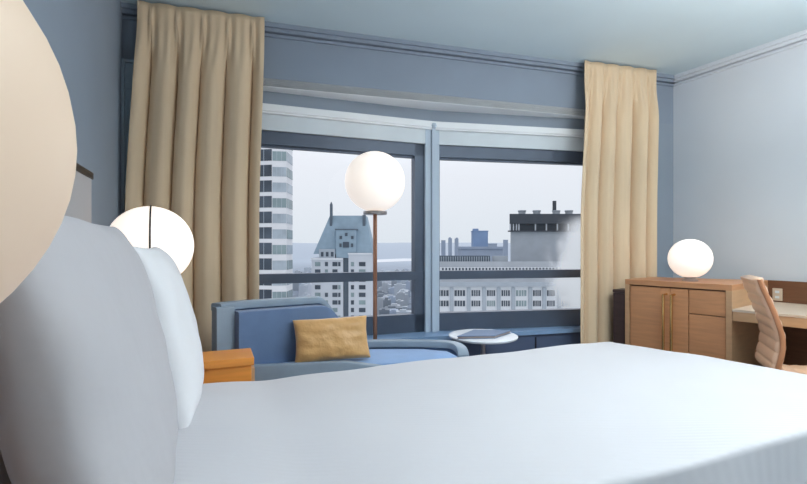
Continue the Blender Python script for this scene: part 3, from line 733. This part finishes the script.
# low block below the chateau tower
def block(name, a, b, top, D, label, mt, roof=None, group=None, notch=None, dep=None):
    o = bldg(name, at((a+b)/2, D, GZ), label, group); w = (b-a)/F*D
    m = MB(); m.box((px(a, D), D, GZ), (px(b, D), D+(dep or w), pz(top, D))); m.build('walls', X[mt], o)
    m = MB(); h = w*.03; m.box((px(a, D)-h, D-h, pz(top, D)), (px(b, D)+h, D+(dep or w)+h, pz(top, D)+h*2)); m.build('roof', X[roof or mt], o)
    if notch:
        m = MB(); m.box((px(notch[0], D), D+w*.2, pz(top, D)), (px(notch[1], D), D+w*.7, pz(notch[2], D))); m.build('rooftop_block', X[mt], o)
    return o
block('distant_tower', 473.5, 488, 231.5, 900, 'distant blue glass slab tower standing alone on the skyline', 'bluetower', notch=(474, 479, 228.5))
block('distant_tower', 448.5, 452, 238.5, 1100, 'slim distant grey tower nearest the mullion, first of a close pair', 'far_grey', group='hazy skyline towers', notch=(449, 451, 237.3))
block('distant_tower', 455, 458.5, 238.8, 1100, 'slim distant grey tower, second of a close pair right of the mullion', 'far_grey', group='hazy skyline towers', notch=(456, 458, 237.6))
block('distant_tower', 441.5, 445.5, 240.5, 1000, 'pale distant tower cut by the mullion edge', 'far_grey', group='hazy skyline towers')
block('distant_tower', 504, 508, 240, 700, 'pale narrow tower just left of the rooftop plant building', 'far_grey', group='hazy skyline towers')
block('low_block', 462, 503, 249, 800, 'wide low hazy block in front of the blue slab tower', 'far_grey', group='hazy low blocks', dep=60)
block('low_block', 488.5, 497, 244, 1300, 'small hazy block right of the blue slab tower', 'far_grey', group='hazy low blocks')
rnd = random.Random(4)
FOOT = [(px(440, 700), px(520, 700), 690, 730), (px(440, 900), px(520, 900), 790, 960), (px(430, 1100), px(515, 1100), 990, 1180), (px(480, 1300), px(500, 1300), 1290, 1350)]
def small_blocks(n, a0, a1, d0, d1, ylo, label, group):
    k = tries = 0
    while k < n:
        D_ = d0*(d1/d0)**rnd.random(); a = rnd.uniform(a0, a1); h = rnd.uniform(14, 50); top = HY+(HC-(GZ+h))*F/D_; w_ = rnd.uniform(12, 34)/D_*F
        if top < ylo or top > 330 or a+w_ > a1+2: continue
        x = px(a, D_); x1 = px(a+w_, D_); dp = rnd.uniform(12, 30); zt = GZ+h
        tries += 1
        if tries > 6000: break
        if any(x < q[1]+2 and x1 > q[0]-2 and D_ < q[3]+2 and D_+dp > q[2]-2 for q in FOOT): continue
        FOOT.append((x, x1, D_, D_+dp)); o = MB()
        o.box((x, D_, GZ), (x1, D_+dp, zt)); hh = rnd.uniform(2, 5)
        o.box((x+(x1-x)*.2, D_+2, zt-.5), (x+(x1-x)*rnd.uniform(.5, .8), D_+dp*.6, zt+hh))
        o = o.build('low_block', X[('mid', 'stone2', 'far_grey', 'slate_dark', 'stone', 'win_pale')[k % 6]], org=((x+x1)/2, D_+dp/2, GZ))
        tag(o, label, 'building', group); k += 1
small_blocks(70, 374, 411, 330, 2400, 250, 'low hazy city block seen between the chateau roofed tower and the mullion', 'low city blocks right of the chateau roofed tower')
small_blocks(36, 292, 312, 380, 2400, 249, 'low hazy city block seen between the striped tower and the chateau roofed tower', 'low city blocks left of the chateau roofed tower')
small_blocks(40, 441, 508, 700, 2600, 243, 'low hazy city block above the classical block parapet', 'low city blocks on the far skyline')
# steam rising before the block
def smoke():
    D = 126.0
    m = MB(); x0, x1, z0, z1 = px(522, D), px(592, D), pz(318, D), pz(214, D)
    m.box((x0, D-5, z0), (x1, D+5, z1))
    mt = bpy.data.materials.new('drifting_steam'); mt.use_nodes = True; nt = mt.node_tree; N = nt.nodes; L = nt.links; N.remove(N['Principled BSDF'])
    out = N['Material Output']; v = N.new('ShaderNodeVolumePrincipled'); v.inputs['Color'].default_value = (.97, .98, 1, 1); v.inputs['Anisotropy'].default_value = .2
    v.inputs['Emission Color'].default_value = (.85, .9, .95, 1)
    tc = N.new('ShaderNodeTexCoord'); mp = N.new('ShaderNodeMapping'); L.new(tc.outputs['Generated'], mp.inputs[0])
    sep = N.new('ShaderNodeSeparateXYZ'); L.new(tc.outputs['Generated'], sep.inputs[0])
    nz = N.new('ShaderNodeTexNoise'); nz.inputs['Scale'].default_value = 3.2; nz.inputs['Detail'].default_value = 4; nz.inputs['Distortion'].default_value = .6
    mp.inputs['Scale'].default_value = (1, .7, 1.3); mp.inputs['Location'].default_value = (.37, .1, .6); L.new(mp.outputs[0], nz.inputs['Vector'])
    def math_(op, a, b):
        n = N.new('ShaderNodeMath'); n.operation = op
        for i, q in enumerate((a, b)):
            if isinstance(q, (int, float)): n.inputs[i].default_value = q
            elif q is not None: L.new(q, n.inputs[i])
        return n.outputs[0]
    x, y, z = sep.outputs
    # plume: dense at the lower right, leaning up to the right
    gx = math_('SUBTRACT', x, math_('ADD', .52, math_('MULTIPLY', math_('ABSOLUTE', math_('SUBTRACT', z, .35), 0), .42)))
    core = math_('ADD', math_('MULTIPLY', gx, 2.2), .55)
    edge = math_('MULTIPLY', math_('MULTIPLY', x, math_('SUBTRACT', 1, x)), 4)
    ez = math_('MULTIPLY', math_('MULTIPLY', z, math_('SUBTRACT', 1, z)), 6)
    ey = math_('MULTIPLY', math_('MULTIPLY', y, math_('SUBTRACT', 1, y)), 4)
    dns = math_('SUBTRACT', math_('ADD', math_('MULTIPLY', nz.outputs[0], 1.7), core), 1.05)
    dn = N.new('ShaderNodeClamp'); L.new(dns, dn.inputs[0])
    mn = N.new('ShaderNodeMath'); mn.operation = 'MINIMUM'; L.new(ez, mn.inputs[0]); mn.inputs[1].default_value = 1
    me_ = N.new('ShaderNodeMath'); me_.operation = 'MINIMUM'; L.new(math_('MULTIPLY', x, 5), me_.inputs[0]); me_.inputs[1].default_value = 1
    den = math_('MULTIPLY', math_('MULTIPLY', math_('MULTIPLY', dn.outputs[0], mn.outputs[0]), math_('MULTIPLY', ey, me_.outputs[0])), .55)
    L.new(den, v.inputs['Density']); L.new(math_('MULTIPLY', den, .35), v.inputs['Emission Strength']); L.new(v.outputs[0], out.inputs['Volume'])
    o = m.build('smoke', mt); tag(o, 'white steam drifting up in front of the classical block', 'smoke', kind='stuff')
smoke()

# ------------------------------------------------------------------ sky, sun, fill lights, camera
w = bpy.data.worlds.new('overcast_sky'); scn.world = w; w.use_nodes = True; nt = w.node_tree
bg = nt.nodes['Background']; tcw = nt.nodes.new('ShaderNodeTexCoord'); sp = nt.nodes.new('ShaderNodeSeparateXYZ'); nt.links.new(tcw.outputs['Generated'], sp.inputs[0])
cr_ = nt.nodes.new('ShaderNodeValToRGB'); nt.links.new(sp.outputs['Z'], cr_.inputs[0])
cr_.color_ramp.elements[0].position = 0.0; cr_.color_ramp.elements[0].color = (*lin((218, 224, 230)), 1)
cr_.color_ramp.elements[1].position = .3; cr_.color_ramp.elements[1].color = (*lin((240, 240, 246)), 1)
nt.links.new(cr_.outputs[0], bg.inputs['Color']); bg.inputs['Strength'].default_value = 1.1
def light(name, kind, loc, energy, col, size=1, size_y=None, rot=None):
    l = bpy.data.lights.new(name, kind); l.energy = energy; l.color = col
    if kind == 'AREA':
        l.size = size
        if size_y: l.shape = 'RECTANGLE'; l.size_y = size_y
    elif kind == 'SUN': l.angle = size
    else: l.shadow_soft_size = size
    o = bpy.data.objects.new(name, l); COL.objects.link(o); o.location = loc
    if rot: o.rotation_euler = rot
    return o
light('sky_sun', 'SUN', (0, 0, 50), 1.1, (1, .98, .95), math.radians(30), rot=(math.radians(-42), math.radians(12), 0))
light('room_ceiling_light', 'AREA', (.9, 1.4, CZ-.03), 12, (1, .98, .96), 1.3, .8)  # added fill above the bed, no fixture seen there
light('desk_ceiling_light', 'AREA', (2.75, 1.5, CZ-.03), 13, (1, .98, .96), .5, .5)  # added fill for the right wall and desk, out of view
light('room_uplight', 'AREA', (1.95, .8, 1.75), 112, (1, .985, .97), .9, .9, rot=(math.pi, 0, 0))  # unseen fill added to brighten the ceiling and bounce light down
cam = bpy.data.cameras.new('camera'); co = bpy.data.objects.new('camera', cam); COL.objects.link(co)
co.location = (0, 0, HC); co.rotation_euler = (math.pi/2, 0, 0); cam.sensor_width = 36; cam.sensor_fit = 'HORIZONTAL'; cam.lens = F/807*36
cam.shift_y = (HY-242)/807; cam.clip_start = .02; cam.clip_end = 20000
scn.camera = co
scn.view_settings.view_transform = 'Standard'; scn.view_settings.look = 'None'; scn.view_settings.exposure = 0
scn.cycles.use_denoising = True
scn.cycles.max_bounces = 10; scn.cycles.diffuse_bounces = 6; scn.cycles.transparent_max_bounces = 12
scn.cycles.volume_step_rate = 1.0
